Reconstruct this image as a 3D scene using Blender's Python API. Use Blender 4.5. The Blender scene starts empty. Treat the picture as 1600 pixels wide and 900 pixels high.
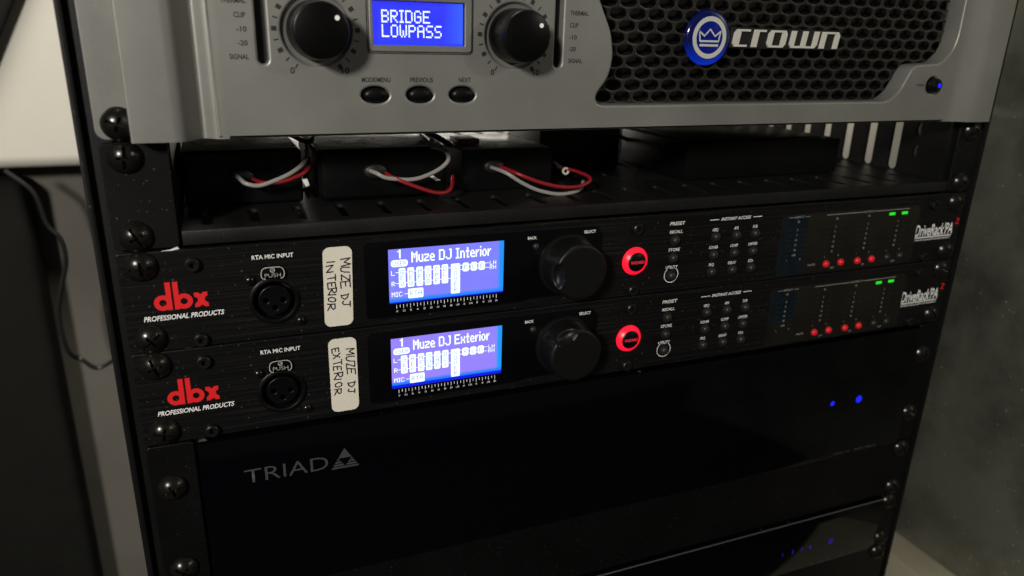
import bpy, bmesh, math, random
from mathutils import Vector, Matrix
random.seed(7)
R = math.radians
S = bpy.context.scene
COL = S.collection
MM = 0.001
Z0 = 1.0            # height of the shelf unit's top edge above the floor, metres

# ------------------------------------------------------------------ camera
cam_d = bpy.data.cameras.new("camera"); cam = bpy.data.objects.new("camera", cam_d); COL.objects.link(cam)
cam.location = (-0.20101, -0.32076, Z0 + 0.04258)
cam.rotation_euler = (R(70.981), R(-1.469), R(-21.821))
cam_d.sensor_width = 36.0; cam_d.lens = 1151.3 / 1600 * 36
cam_d.clip_start = 0.01; cam_d.clip_end = 50
cam_d.dof.use_dof = True; cam_d.dof.focus_distance = 0.352; cam_d.dof.aperture_fstop = 9.0
S.camera = cam

# ------------------------------------------------------------------ world, lamps, exposure
W = bpy.data.worlds.new("World"); S.world = W; W.use_nodes = True
wn = W.node_tree; wn.nodes.clear()
wo = wn.nodes.new("ShaderNodeOutputWorld"); wb = wn.nodes.new("ShaderNodeBackground")
wb.inputs[0].default_value = (1.0, 0.92, 0.80, 1); wb.inputs[1].default_value = 0.045
wn.links.new(wb.outputs[0], wo.inputs[0])

def lamp(name, loc, target, power, size, color, shape='DISK'):
    d = bpy.data.lights.new(name, 'AREA'); d.energy = power; d.size = size; d.shape = shape; d.color = color
    o = bpy.data.objects.new(name, d); COL.objects.link(o)
    o.location = (loc[0]*MM, loc[1]*MM, Z0+loc[2]*MM)
    v = Vector(((target[0]-loc[0]), (target[1]-loc[1]), (target[2]-loc[2])))
    o.rotation_euler = v.to_track_quat('-Z', 'Y').to_euler()
    return o
lamp("room_lamp", (-1070, -1150, 560), (-120, 0, 0), 24.5, 0.22, (1.0, 0.955, 0.88))
lamp("far_room_lamp", (1150, -1300, 640), (0, 0, -100), 3.2, 0.075, (1.0, 0.95, 0.86))
lamp("ceiling_lamp", (-230, 150, 1050), (-250, 470, 0), 18.0, 0.30, (1.0, 0.95, 0.84))
rl = lamp("rear_lamp", (-10, 500, -12), (-20, 100, -34), 0.32, 0.38, (1.0, 0.93, 0.82), 'RECTANGLE'); rl.data.shape = 'RECTANGLE'; rl.data.size_y = 0.025
S.view_settings.view_transform = 'Standard'; S.view_settings.look = 'None'
S.view_settings.exposure = 0.0; S.view_settings.gamma = 1.0

# ------------------------------------------------------------------ materials
MATS = {}
def mat(name, base, metal=0.0, rough=0.5, spec=0.5, bump=0.0, bscale=800.0, specks=0.0, brushed=0.0,
        mottle=0.0, mscale=25.0, emit=None, estr=1.0, speck_col=(0.45, 0.42, 0.36), speck_scale=420.0, coat=0.0, speck_pow=7.0):
    m = bpy.data.materials.new(name); m.use_nodes = True
    nt = m.node_tree; N = nt.nodes; L = nt.links
    b = N["Principled BSDF"]
    b.inputs["Base Color"].default_value = (*base, 1); b.inputs["Metallic"].default_value = metal
    b.inputs["Roughness"].default_value = rough; b.inputs["Specular IOR Level"].default_value = spec
    b.inputs["Coat Weight"].default_value = coat
    tc = N.new("ShaderNodeTexCoord")
    colsock = None
    def mix(fac, a, c):
        mx = N.new("ShaderNodeMix"); mx.data_type = 'RGBA'
        L.new(fac, mx.inputs[0])
        if a is None: mx.inputs[6].default_value = (*base, 1)
        else: L.new(a, mx.inputs[6])
        mx.inputs[7].default_value = (*c, 1)
        return mx.outputs[2]
    height = None
    if mottle:
        nz = N.new("ShaderNodeTexNoise"); nz.inputs["Scale"].default_value = mscale; nz.inputs["Detail"].default_value = 6
        nz.inputs["Roughness"].default_value = 0.65
        L.new(tc.outputs["Object"], nz.inputs["Vector"])
        r = N.new("ShaderNodeMapRange"); r.inputs[1].default_value = 0.38; r.inputs[2].default_value = 0.72
        r.inputs[3].default_value = 0; r.inputs[4].default_value = mottle
        L.new(nz.outputs[0], r.inputs[0])
        colsock = mix(r.outputs[0], colsock, tuple(min(1, c*1.9+0.0006) for c in base))
        rr = N.new("ShaderNodeMapRange"); rr.inputs[1].default_value = 0.3; rr.inputs[2].default_value = 0.75
        rr.inputs[3].default_value = rough*(1-0.3*mottle); rr.inputs[4].default_value = min(1, rough*(1+0.45*mottle))
        L.new(nz.outputs[0], rr.inputs[0]); L.new(rr.outputs[0], b.inputs["Roughness"])
    if brushed:
        mp = N.new("ShaderNodeMapping"); mp.inputs["Scale"].default_value = (14, 14, 2600)
        L.new(tc.outputs["Object"], mp.inputs[0])
        nb = N.new("ShaderNodeTexNoise"); nb.inputs["Scale"].default_value = 1.0; nb.inputs["Detail"].default_value = 4
        L.new(mp.outputs[0], nb.inputs["Vector"])
        r = N.new("ShaderNodeMapRange"); r.inputs[1].default_value = 0.5; r.inputs[2].default_value = 0.75
        r.inputs[3].default_value = 0; r.inputs[4].default_value = brushed
        L.new(nb.outputs[0], r.inputs[0])
        colsock = mix(r.outputs[0], colsock, (0.06, 0.055, 0.048))
        height = nb.outputs[0]; bstr = 0.12
    if specks:
        vo = N.new("ShaderNodeTexVoronoi"); vo.inputs["Scale"].default_value = speck_scale
        L.new(tc.outputs["Object"], vo.inputs["Vector"])
        wn_ = N.new("ShaderNodeSeparateColor"); L.new(vo.outputs["Color"], wn_.inputs[0])
        thr = N.new("ShaderNodeMath"); thr.operation = 'MULTIPLY'; L.new(wn_.outputs[0], thr.inputs[0]); L.new(wn_.outputs[0], thr.inputs[1])
        p4 = N.new("ShaderNodeMath"); p4.operation = 'POWER'; L.new(wn_.outputs[1], p4.inputs[0]); p4.inputs[1].default_value = speck_pow
        rad = N.new("ShaderNodeMath"); rad.operation = 'MULTIPLY'; L.new(p4.outputs[0], rad.inputs[0]); rad.inputs[1].default_value = 0.30
        lt = N.new("ShaderNodeMath"); lt.operation = 'LESS_THAN'; L.new(vo.outputs["Distance"], lt.inputs[0]); L.new(rad.outputs[0], lt.inputs[1])
        ml = N.new("ShaderNodeMath"); ml.operation = 'MULTIPLY'; L.new(lt.outputs[0], ml.inputs[0])
        m2 = N.new("ShaderNodeMath"); m2.operation = 'MULTIPLY'; L.new(thr.outputs[0], m2.inputs[0]); m2.inputs[1].default_value = specks
        L.new(m2.outputs[0], ml.inputs[1])
        colsock = mix(ml.outputs[0], colsock, speck_col)
    if colsock: L.new(colsock, b.inputs["Base Color"])
    if bump and height is None:
        nz2 = N.new("ShaderNodeTexNoise"); nz2.inputs["Scale"].default_value = bscale; nz2.inputs["Detail"].default_value = 3
        L.new(tc.outputs["Object"], nz2.inputs["Vector"]); height = nz2.outputs[0]; bstr = bump
    if height is not None:
        bp = N.new("ShaderNodeBump"); bp.inputs["Strength"].default_value = bstr; bp.inputs["Distance"].default_value = 0.0004
        L.new(height, bp.inputs["Height"]); L.new(bp.outputs[0], b.inputs["Normal"])
    if emit:
        b.inputs["Emission Color"].default_value = (*emit, 1); b.inputs["Emission Strength"].default_value = estr
    MATS[name] = m
    return m

M_AMP = mat("amp_grey_paint", (0.216, 0.214, 0.197), metal=0.45, rough=0.43, bump=0.12, bscale=2200, specks=0.28, speck_col=(0.75, 0.72, 0.65), speck_scale=1500, mottle=0.25, mscale=14)
M_RAIL = mat("black_powder_coat", (0.0030, 0.0030, 0.0031), rough=0.5, spec=0.15, bump=0.3, bscale=1800, specks=0.12, mottle=0.4, speck_scale=700)
M_BRUSH = mat("black_brushed_aluminium", (0.0032, 0.0032, 0.0036), rough=0.40, spec=0.22, brushed=0.26, specks=0.12, speck_scale=700)
M_MATTE = mat("black_matte_steel", (0.0028, 0.0027, 0.0028), rough=0.4, spec=0.16, bump=0.15, bscale=1500, specks=0.05, mottle=0.35, speck_scale=700)
M_GLOSS = mat("black_gloss_panel", (0.0012, 0.0012, 0.0020), rough=0.09, spec=0.29, specks=0.18, speck_scale=300)
M_LENS = mat("black_display_lens", (0.0016, 0.0016, 0.0024), rough=0.2, spec=0.3, mottle=0.3)
M_SMOKE = mat("smoked_meter_lens", (0.0085, 0.0075, 0.006), rough=0.15, spec=0.5, mottle=0.3, mscale=40)
M_KNOB = mat("black_knob_rubber", (0.0042, 0.0042, 0.0042), rough=0.42, spec=0.28, bump=0.15, bscale=2500)
M_AKNOB = mat("black_knob_plastic", (0.0022, 0.0022, 0.0022), rough=0.32, spec=0.18, specks=0.15, speck_scale=900)
M_PLAST = mat("black_plastic", (0.0018, 0.0018, 0.002), rough=0.36, spec=0.25, mottle=0.3)
M_BUTTON = mat("dark_button_rubber", (0.017, 0.016, 0.015), rough=0.42)
M_SCREW = mat("black_oxide_screw", (0.028, 0.026, 0.023), metal=0.8, rough=0.25, bump=0.08, bscale=900, specks=0.35, mottle=0.6, mscale=180, speck_scale=800)
M_BOLT = mat("black_socket_bolt", (0.012, 0.012, 0.012), metal=0.5, rough=0.35)
M_GRILLE = mat("black_grille_steel", (0.0135, 0.013, 0.012), rough=0.42, spec=0.35, mottle=0.8, mscale=45)
M_FOAM = mat("dusty_filter_foam", (0.0045, 0.0036, 0.0027), rough=0.95, spec=0.1, mottle=1.0, mscale=60)
M_PITCH = mat("dark_recess_and_shade", (0.003, 0.003, 0.003), rough=0.7)
M_WHITE = mat("white_print", (0.86, 0.86, 0.84), rough=0.6)
M_GREYP = mat("grey_print", (0.27, 0.26, 0.24), rough=0.5)
M_DIMP = mat("dark_grey_print", (0.047, 0.047, 0.048), rough=0.5)
M_SEG = mat("unlit_meter_segment", (0.018, 0.016, 0.013), rough=0.4)
M_RED = mat("red_print", (0.72, 0.008, 0.012), rough=0.55)
M_INK = mat("black_print", (0.012, 0.012, 0.011), rough=0.6)
M_SILVER = mat("silver_badge", (0.72, 0.71, 0.65), metal=0.3, rough=0.4)
M_STICK = mat("cream_sticker_paper", (0.66, 0.62, 0.52), rough=0.7, bump=0.1, bscale=900, mottle=0.1, mscale=120)
M_PEN = mat("pen_ink", (0.015, 0.014, 0.02), rough=0.5)
M_REDW = mat("red_wire_insulation", (0.22, 0.008, 0.012), rough=0.4)
M_WHW = mat("white_wire_insulation", (0.25, 0.235, 0.22), rough=0.4)
M_BLKW = mat("black_cable_rubber", (0.007, 0.007, 0.007), rough=0.45)
M_GREYC = mat("grey_cable_rubber", (0.10, 0.095, 0.09), rough=0.4)
M_CLIP = mat("white_clip_plastic", (0.7, 0.7, 0.66), rough=0.45)
M_FILM = mat("grey_box_lid", (0.22, 0.20, 0.18), rough=0.3, mottle=0.9, mscale=28)
M_SHELF = mat("black_shelf_steel", (0.006, 0.006, 0.006), rough=0.40, spec=0.35, bump=0.2, bscale=1600, specks=0.1, mottle=0.4, speck_scale=700)
M_WALL = mat("off_white_wall_paint", (0.60, 0.575, 0.50), rough=0.7, bump=0.15, bscale=150, mottle=0.05)
M_METAL = mat("dull_sheet_metal", (0.105, 0.106, 0.084), metal=0.65, rough=0.30, bump=0.25, bscale=60, specks=0.75, speck_scale=330, mottle=1.6, mscale=11, speck_col=(0.4, 0.4, 0.33), speck_pow=4.0)
M_LEDGE = mat("pale_ledge_paint", (0.22, 0.20, 0.145), rough=0.6, mottle=0.1)
M_CASE = mat("black_case_cloth", (0.006, 0.006, 0.005), rough=0.85, spec=0.15, bump=0.4, bscale=500, mottle=0.5)
M_FLOOR = mat("dark_floor", (0.010, 0.0095, 0.009), rough=0.8, spec=0.1, mottle=0.4)
M_PALEF = mat("pale_floor_boards", (0.055, 0.048, 0.038), rough=0.6, mottle=0.2)
M_WALL_SHADE = mat("lower_wall_painted_shade", (0.100, 0.092, 0.077), rough=0.7, bump=0.2, bscale=120, mottle=0.3, mscale=6)  # wall colour darkened, shade below the board is put into the paint
M_BLUEREFL = mat("painted_blue_reflection", (0.003, 0.0065, 0.0105), rough=0.2, spec=0.4, mottle=0.8, mscale=90)
M_EDGE = mat("pale_panel_edge", (0.10, 0.10, 0.10), rough=0.5)  # lighter grey strip along the panel's top edge
M_STRUT = mat("dark_strut_paint", (0.006, 0.006, 0.005), rough=0.6, spec=0.2)
M_RLIGHT = mat("red_light_ring", (0.5, 0.01, 0.02), rough=0.35, emit=(1.0, 0.006, 0.035), estr=0.95)
M_RTEXT = mat("red_light_text", (0.4, 0.01, 0.02), emit=(0.75, 0.03, 0.04), estr=0.8)
M_RLED = mat("red_led_button", (0.4, 0.01, 0.015), rough=0.35, emit=(0.8, 0.012, 0.018), estr=0.25)
M_GLED = mat("green_led", (0.01, 0.4, 0.01), emit=(0.01, 0.62, 0.015), estr=1.0)
M_BLED = mat("blue_led", (0.01, 0.02, 0.5), emit=(0.003, 0.010, 0.9), estr=1.0)
M_BDIM = mat("dim_blue_led", (0.01, 0.01, 0.2), emit=(0.02, 0.015, 0.5), estr=0.6)
M_PIX = mat("lit_lcd_pixels", (0.6, 0.7, 0.8), emit=(0.72, 0.86, 1.0), estr=1.0)
M_PIXD = mat("dark_lcd_pixels", (0.1, 0.2, 0.3), emit=(0.22, 0.27, 0.62), estr=0.62)
M_BADGE = mat("blue_badge_glow", (0.002, 0.004, 0.05), rough=0.15, coat=0.6, emit=(0.0, 0.010, 0.30), estr=0.30)
M_BRING = mat("blue_badge_rim", (0.002, 0.004, 0.03), rough=0.15, coat=0.6, emit=(0.0, 0.03, 0.55), estr=0.16)

def gradient_emit(m):      # the rim's lamp sits at its lower edge
    nt = m.node_tree; N = nt.nodes; L = nt.links; b = N["Principled BSDF"]
    tc = N.new("ShaderNodeTexCoord"); sp = N.new("ShaderNodeSeparateXYZ"); L.new(tc.outputs["Generated"], sp.inputs[0])
    r = N.new("ShaderNodeMapRange"); r.inputs[1].default_value = 0.0; r.inputs[2].default_value = 0.42; r.inputs[3].default_value = 0.75; r.inputs[4].default_value = 0.05
    L.new(sp.outputs[2], r.inputs[0]); L.new(r.outputs[0], b.inputs["Emission Strength"])
gradient_emit(M_BRING)
def screen_mat(name, core, right, bottom, deep, amt_r, amt_b, soft=0.012):
    m = bpy.data.materials.new(name); m.use_nodes = True
    nt = m.node_tree; N = nt.nodes; L = nt.links; b = N["Principled BSDF"]
    b.inputs["Base Color"].default_value = (0.01, 0.01, 0.05, 1); b.inputs["Roughness"].default_value = 0.2
    tc = N.new("ShaderNodeTexCoord"); sp = N.new("ShaderNodeSeparateXYZ"); L.new(tc.outputs["Generated"], sp.inputs[0])
    def ramp(src, stops):
        r = N.new("ShaderNodeValToRGB"); e = r.color_ramp.elements
        while len(e) < len(stops): e.new(0.5)
        for el, (p, c) in zip(e, stops): el.position = p; el.color = (*c, 1)
        L.new(src, r.inputs[0]); return r.outputs[0]
    nz = N.new("ShaderNodeTexNoise"); nz.inputs["Scale"].default_value = 3.0; L.new(tc.outputs["Generated"], nz.inputs["Vector"])
    mx0 = N.new("ShaderNodeMix"); mx0.data_type = 'RGBA'; L.new(nz.outputs[0], mx0.inputs[0])
    mx0.inputs[6].default_value = (*core, 1); mx0.inputs[7].default_value = (core[0]*1.35+0.02, core[1]*1.15+0.01, core[2], 1)
    fr = ramp(sp.outputs[0], [(0, (0, 0, 0)), (1-amt_r-soft, (0, 0, 0)), (1-amt_r+soft, (1, 1, 1)), (1, (1, 1, 1))])
    mx1 = N.new("ShaderNodeMix"); mx1.data_type = 'RGBA'; L.new(fr, mx1.inputs[0]); L.new(mx0.outputs[2], mx1.inputs[6]); mx1.inputs[7].default_value = (*right, 1)
    fb = ramp(sp.outputs[2], [(0, (1, 1, 1)), (amt_b, (1, 1, 1)), (amt_b+0.05, (0, 0, 0)), (1, (0, 0, 0))])
    mx2 = N.new("ShaderNodeMix"); mx2.data_type = 'RGBA'; L.new(fb, mx2.inputs[0]); L.new(mx1.outputs[2], mx2.inputs[6]); mx2.inputs[7].default_value = (*bottom, 1)
    fd = ramp(sp.outputs[2], [(0, (1, 1, 1)), (deep, (1, 1, 1)), (deep+0.02, (0, 0, 0)), (1, (0, 0, 0))])
    mx3 = N.new("ShaderNodeMix"); mx3.data_type = 'RGBA'; L.new(fd, mx3.inputs[0]); L.new(mx2.outputs[2], mx3.inputs[6]); mx3.inputs[7].default_value = (0.0, 0.008, 0.75, 1)
    L.new(mx3.outputs[2], b.inputs["Emission Color"]); b.inputs["Emission Strength"].default_value = 1.0
    return m
M_SCR1 = screen_mat("lcd_backlight_upper", (0.185, 0.205, 0.98), (0.012, 0.30, 1.0), (0.015, 0.24, 1.0), 0.012, 0.045, 0.06)
M_SCR2 = screen_mat("lcd_backlight_lower", (0.26, 0.215, 0.97), (0.010, 0.33, 1.0), (0.012, 0.22, 1.0), 0.055, 0.046, 0.10)
M_SCRA = screen_mat("lcd_backlight_amp", (0.02, 0.035, 0.95), (0.04, 0.12, 1.0), (0.02, 0.05, 0.98), 0.004, 0.12, 0.05, 0.11)

# ------------------------------------------------------------------ geometry helpers (all in rack millimetres: x right, y into the rack, z up)
ORG = [Vector((0, 0, 0))]
def w2m(v): return (v[0]*MM, v[1]*MM, Z0+v[2]*MM)
def thing(name, label, cat, base, group=None, kind=None):
    o = bpy.data.objects.new(name, None); COL.objects.link(o)
    o.empty_display_size = 0.02; o.location = w2m(base); o["label"] = label; o["category"] = cat
    if group: o["group"] = group
    if kind: o["kind"] = kind
    ORG[0] = Vector(base)
    return o
class G:
    def __init__(s): s.bm = bmesh.new()
    def box(s, x0, x1, y0, y1, z0, z1, bev=0, seg=2):
        r = bmesh.ops.create_cube(s.bm, size=1.0)
        for v in r['verts']: v.co = Vector(((x0+x1)/2+v.co.x*(x1-x0), (y0+y1)/2+v.co.y*(y1-y0), (z0+z1)/2+v.co.z*(z1-z0)))
        if bev:
            es = list({e for v in r['verts'] for e in v.link_edges})
            bmesh.ops.bevel(s.bm, geom=es, offset=bev, segments=seg, affect='EDGES', profile=0.6)
        return s
    def prism(s, poly, y0, y1, bev=0):          # poly in (x, z), front at y0
        a = [s.bm.verts.new((p[0], y0, p[1])) for p in poly]; b = [s.bm.verts.new((p[0], y1, p[1])) for p in poly]
        n = len(poly); fs = [s.bm.faces.new(a), s.bm.faces.new(b[::-1])]
        for i in range(n): fs.append(s.bm.faces.new((a[i], b[i], b[(i+1) % n], a[(i+1) % n])))
        bmesh.ops.recalc_face_normals(s.bm, faces=fs)
        if bev:
            bmesh.ops.bevel(s.bm, geom=list(fs[0].edges), offset=bev, segments=2, affect='EDGES', profile=0.6)
        return s
    def zprism(s, poly, z0, z1, bev=0):         # poly in (x, y)
        a = [s.bm.verts.new((p[0], p[1], z0)) for p in poly]; b = [s.bm.verts.new((p[0], p[1], z1)) for p in poly]
        n = len(poly); fs = [s.bm.faces.new(a[::-1]), s.bm.faces.new(b)]
        for i in range(n): fs.append(s.bm.faces.new((a[i], a[(i+1) % n], b[(i+1) % n], b[i])))
        bmesh.ops.recalc_face_normals(s.bm, faces=fs)
        if bev:
            es = list({e for f in fs for e in f.edges})
            bmesh.ops.bevel(s.bm, geom=es, offset=bev, segments=2, affect='EDGES', profile=0.6)
        return s
    def lathe(s, prof, cx, cz, n=40, sx=1.0, sz=1.0):      # prof: (r, y) from front centre outwards and back
        rings = []
        for r, y in prof:
            if r < 1e-6: rings.append([s.bm.verts.new((cx, y, cz))])
            else: rings.append([s.bm.verts.new((cx+sx*r*math.cos(2*math.pi*i/n), y, cz+sz*r*math.sin(2*math.pi*i/n))) for i in range(n)])
        for A, B in zip(rings, rings[1:]):
            for i in range(n):
                j = (i+1) % n
                if len(A) == 1: s.bm.faces.new((A[0], B[i], B[j]))
                elif len(B) == 1: s.bm.faces.new((A[i], B[0], A[j]))
                else: s.bm.faces.new((A[i], B[i], B[j], A[j]))
        return s
    def face(s, poly, y):
        vs = [s.bm.verts.new((p[0], y, p[1])) for p in poly]
        f = s.bm.faces.new(vs); f.normal_update()
        if f.normal.y > 0: f.normal_flip()
        return s
    def rect(s, x0, x1, z0, z1, y): return s.face([(x0, z0), (x1, z0), (x1, z1), (x0, z1)], y)
    def disc(s, cx, cz, r, y, n=24, sx=1, sz=1, sh=0): return s.face([(cx+sx*r*math.cos(2*math.pi*i/n)+sh*r*math.sin(2*math.pi*i/n), cz+sz*r*math.sin(2*math.pi*i/n)) for i in range(n)], y)
    def ring(s, cx, cz, r0, r1, y, a0=0, a1=360, n=40, sx=1, sz=1):
        full = a1-a0 >= 359.9; k = n if full else n+1
        P = [[s.bm.verts.new((cx+sx*r*math.cos(R(a0+(a1-a0)*i/n)), y, cz+sz*r*math.sin(R(a0+(a1-a0)*i/n)))) for i in range(k)] for r in (r0, r1)]
        for i in range(n):
            j = (i+1) % k
            f = s.bm.faces.new((P[0][i], P[0][j], P[1][j], P[1][i])); f.normal_update()
            if f.normal.y > 0: f.normal_flip()
        return s
    def ribbon(s, pts, w, y):
        for i in range(len(pts)-1):
            a = Vector(pts[i]); b = Vector(pts[i+1]); d = (b-a)
            if d.length < 1e-6: continue
            d.normalize(); nrm = Vector((-d.y, d.x))*w/2; e = d*w*0.25
            s.face([tuple(a-e+nrm), tuple(a-e-nrm), tuple(b+e-nrm), tuple(b+e+nrm)], y-0.002*(i % 3))
        return s
    def tube(s, pts, r, n=8, sub=6):
        P = [Vector(p) for p in pts]; Q = []
        ext = [P[0]*2-P[1]]+P+[P[-1]*2-P[-2]]
        for i in range(1, len(ext)-2):
            p0, p1, p2, p3 = ext[i-1:i+3]
            for k in range(sub):
                t = k/sub
                Q.append(0.5*((2*p1)+(p2-p0)*t+(2*p0-5*p1+4*p2-p3)*t*t+(3*p1-p0-3*p2+p3)*t**3))
        Q.append(P[-1]); prev = None; rings = []
        for i, q in enumerate(Q):
            d = (Q[min(i+1, len(Q)-1)]-Q[max(i-1, 0)]).normalized()
            if prev is None: u = d.orthogonal().normalized()
            else: u = (prev-d*prev.dot(d)).normalized()
            prev = u; v = d.cross(u)
            rings.append([s.bm.verts.new(q+(u*math.cos(2*math.pi*k/n)+v*math.sin(2*math.pi*k/n))*r) for k in range(n)])
        for A, B in zip(rings, rings[1:]):
            for k in range(n): s.bm.faces.new((A[k], A[(k+1) % n], B[(k+1) % n], B[k]))
        s.bm.faces.new(rings[0][::-1]); s.bm.faces.new(rings[-1])
        return s
    def curveplate(s, outlines, y0, y1, bev=0.0, axes='xz'):     # first outline outer, others holes; front at y0
        cu = bpy.data.curves.new("tmp", 'CURVE'); cu.dimensions = '2D'; cu.fill_mode = 'BOTH'
        th = abs(y1-y0); cu.extrude = th/2-bev; cu.bevel_depth = bev; cu.bevel_resolution = 2; cu.offset = -bev
        for o in outlines:
            sp = cu.splines.new('POLY'); sp.points.add(len(o)-1); sp.use_cyclic_u = True
            for p, q in zip(sp.points, o): p.co = (q[0], q[1], 0, 1)
        ob = bpy.data.objects.new("tmp", cu); me = bpy.data.meshes.new_from_object(ob)
        mid = (y0+y1)/2
        for v in me.vertices:
            X, Y, Z = v.co
            if axes == 'xz': v.co = (X, mid-Z, Y)
            elif axes == 'xy': v.co = (X, Y, mid+Z)
            else: v.co = (mid+Z, X, Y)          # 'yz'
        s.bm.from_mesh(me)
        bpy.data.objects.remove(ob); bpy.data.curves.remove(cu); bpy.data.meshes.remove(me)
        return s
    def text(s, txt, x, z, h, y, w=None, align='L', bold=0.0, shear=0.0, sx=0.8):
        cu = bpy.data.curves.new("tmp", 'FONT'); cu.body = txt; cu.size = 1.0; cu.offset = bold; cu.shear = shear
        cu.resolution_u = 3; cu.fill_mode = 'FRONT'
        ob = bpy.data.objects.new("tmp", cu); me = bpy.data.meshes.new_from_object(ob)
        xs = [v.co.x for v in me.vertices]
        if xs:
            k = h/0.73; x0, x1 = min(xs), max(xs); kx = k*sx if w is None else w/(x1-x0)
            wd = (x1-x0)*kx; off = {'L': 0, 'C': -wd/2, 'R': -wd}[align]
            for v in me.vertices: v.co = (x+off+(v.co.x-x0)*kx, y, z+v.co.y*k)
            s.bm.from_mesh(me)
        bpy.data.objects.remove(ob); bpy.data.curves.remove(cu); bpy.data.meshes.remove(me)
        return s
    def shift(s, dx=0, dy=0, dz=0):
        for v in s.bm.verts: v.co += Vector((dx, dy, dz))
        return s
    def squash(s, y0, k):
        for v in s.bm.verts: v.co.y = y0+(v.co.y-y0)*k
        return s
    def done(s, name, m, parent=None, smooth=35, label=None, recalc=False, base=None, allsmooth=False):
        if recalc: bmesh.ops.recalc_face_normals(s.bm, faces=s.bm.faces[:])
        b = Vector(base) if base is not None else ORG[0]
        for v in s.bm.verts: v.co = (v.co-b)*MM
        me = bpy.data.meshes.new(name); s.bm.to_mesh(me); s.bm.free()
        me.materials.append(m)
        if smooth is not None:
            for p in me.polygons: p.use_smooth = allsmooth or p.area < 4e-5      # big flat faces keep their own normal
            me.set_sharp_from_angle(angle=R(smooth))
        o = bpy.data.objects.new(name, me); COL.objects.link(o)
        if parent: o.parent = parent
        else: o.location = w2m(b)
        if label: o["label"] = label
        return o
def rrect(x0, x1, z0, z1, r, n=6):
    pts = []
    for cx, cz, a in ((x1-r, z1-r, 0), (x0+r, z1-r, 90), (x0+r, z0+r, 180), (x1-r, z0+r, 270)):
        for i in range(n+1): pts.append((cx+r*math.cos(R(a+90*i/n)), cz+r*math.sin(R(a+90*i/n))))
    return pts
def circ(cx, cz, r, n=32, sx=1, sz=1): return [(cx+sx*r*math.cos(2*math.pi*i/n), cz+sz*r*math.sin(2*math.pi*i/n)) for i in range(n)]
def smooth_poly(pts, r=3.0, n=5):
    out = []; N = len(pts)
    for i in range(N):
        a, b, c = Vector(pts[i-1]), Vector(pts[i]), Vector(pts[(i+1) % N])
        ra = min(r, (a-b).length*0.45); rc = min(r, (c-b).length*0.45)
        p = b+(a-b).normalized()*ra; q = b+(c-b).normalized()*rc
        for k in range(n+1):
            t = k/n; out.append(tuple(p*(1-t)**2+b*2*t*(1-t)+q*t*t))
    return out
def single(name, label, cat, bm_g, m, base, group=None, smooth=35, recalc=False, kind=None):
    o = bm_g.done(name, m, None, smooth, recalc=recalc, base=base)
    if kind: o["kind"] = kind
    else: o["label"] = label; o["category"] = cat
    if group: o["group"] = group
    return o

# 5x7 dot font for the lit displays
DOT = {
'A':"01110 10001 10001 11111 10001 10001 10001",'B':"11110 10001 10001 11110 10001 10001 11110",'C':"01110 10001 10000 10000 10000 10001 01110",
'D':"11110 10001 10001 10001 10001 10001 11110",'E':"11111 10000 10000 11110 10000 10000 11111",'F':"11111 10000 10000 11110 10000 10000 10000",
'G':"01110 10001 10000 10111 10001 10001 01110",'H':"10001 10001 10001 11111 10001 10001 10001",'I':"111 010 010 010 010 010 111",
'J':"00011 00001 00001 00001 00001 10001 01110",'K':"10001 10010 10100 11000 10100 10010 10001",'L':"10000 10000 10000 10000 10000 10000 11111",
'M':"10001 11011 10101 10101 10001 10001 10001",'O':"01110 10001 10001 10001 10001 10001 01110",'P':"11110 10001 10001 11110 10000 10000 10000",
'Q':"01110 10001 10001 10001 10101 10010 01101",'R':"11110 10001 10001 11110 10100 10010 10001",'S':"01111 10000 10000 01110 00001 00001 11110",
'T':"11111 00100 00100 00100 00100 00100 00100",'U':"10001 10001 10001 10001 10001 10001 01110",'V':"10001 10001 10001 10001 10001 01010 00100",
'W':"10001 10001 10001 10101 10101 10101 01010",'X':"10001 10001 01010 00100 01010 10001 10001",'Y':"10001 10001 01010 00100 00100 00100 00100",
'1':"01 11 01 01 01 01 01",'u':"0000 0000 1001 1001 1001 1001 0111",'z':"0000 0000 1111 0001 0110 1000 1111",'e':"0000 0000 0110 1001 1111 1000 0111",
'n':"0000 0000 1110 1001 1001 1001 1001",'t':"010 010 111 010 010 010 011",'r':"000 000 101 110 100 100 100",'i':"1 0 1 1 1 1 1",
'o':"0000 0000 0110 1001 1001 1001 0110",'x':"0000 0000 1001 1001 0110 1001 1001",' ':"00 00 00 00 00 00 00"}
def dots(g, txt, x, ztop, dw, dh, y, gap=1, fill=0.98):
    for ch in txt:
        rows = DOT[ch].split()
        for r, row in enumerate(rows):
            c = 0
            while c < len(row):
                if row[c] == '1':
                    e = c
                    while e+1 < len(row) and row[e+1] == '1' and fill > 0.95: e += 1
                    g.rect(x+c*dw, x+(e+fill)*dw, ztop-(r+fill)*dh, ztop-r*dh, y); c = e+1
                else: c += 1
        x += (len(rows[0])+gap)*dw
    return x
def dots_w(txt, gap=1): return sum(len(DOT[c].split()[0])+gap for c in txt)-gap

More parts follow.
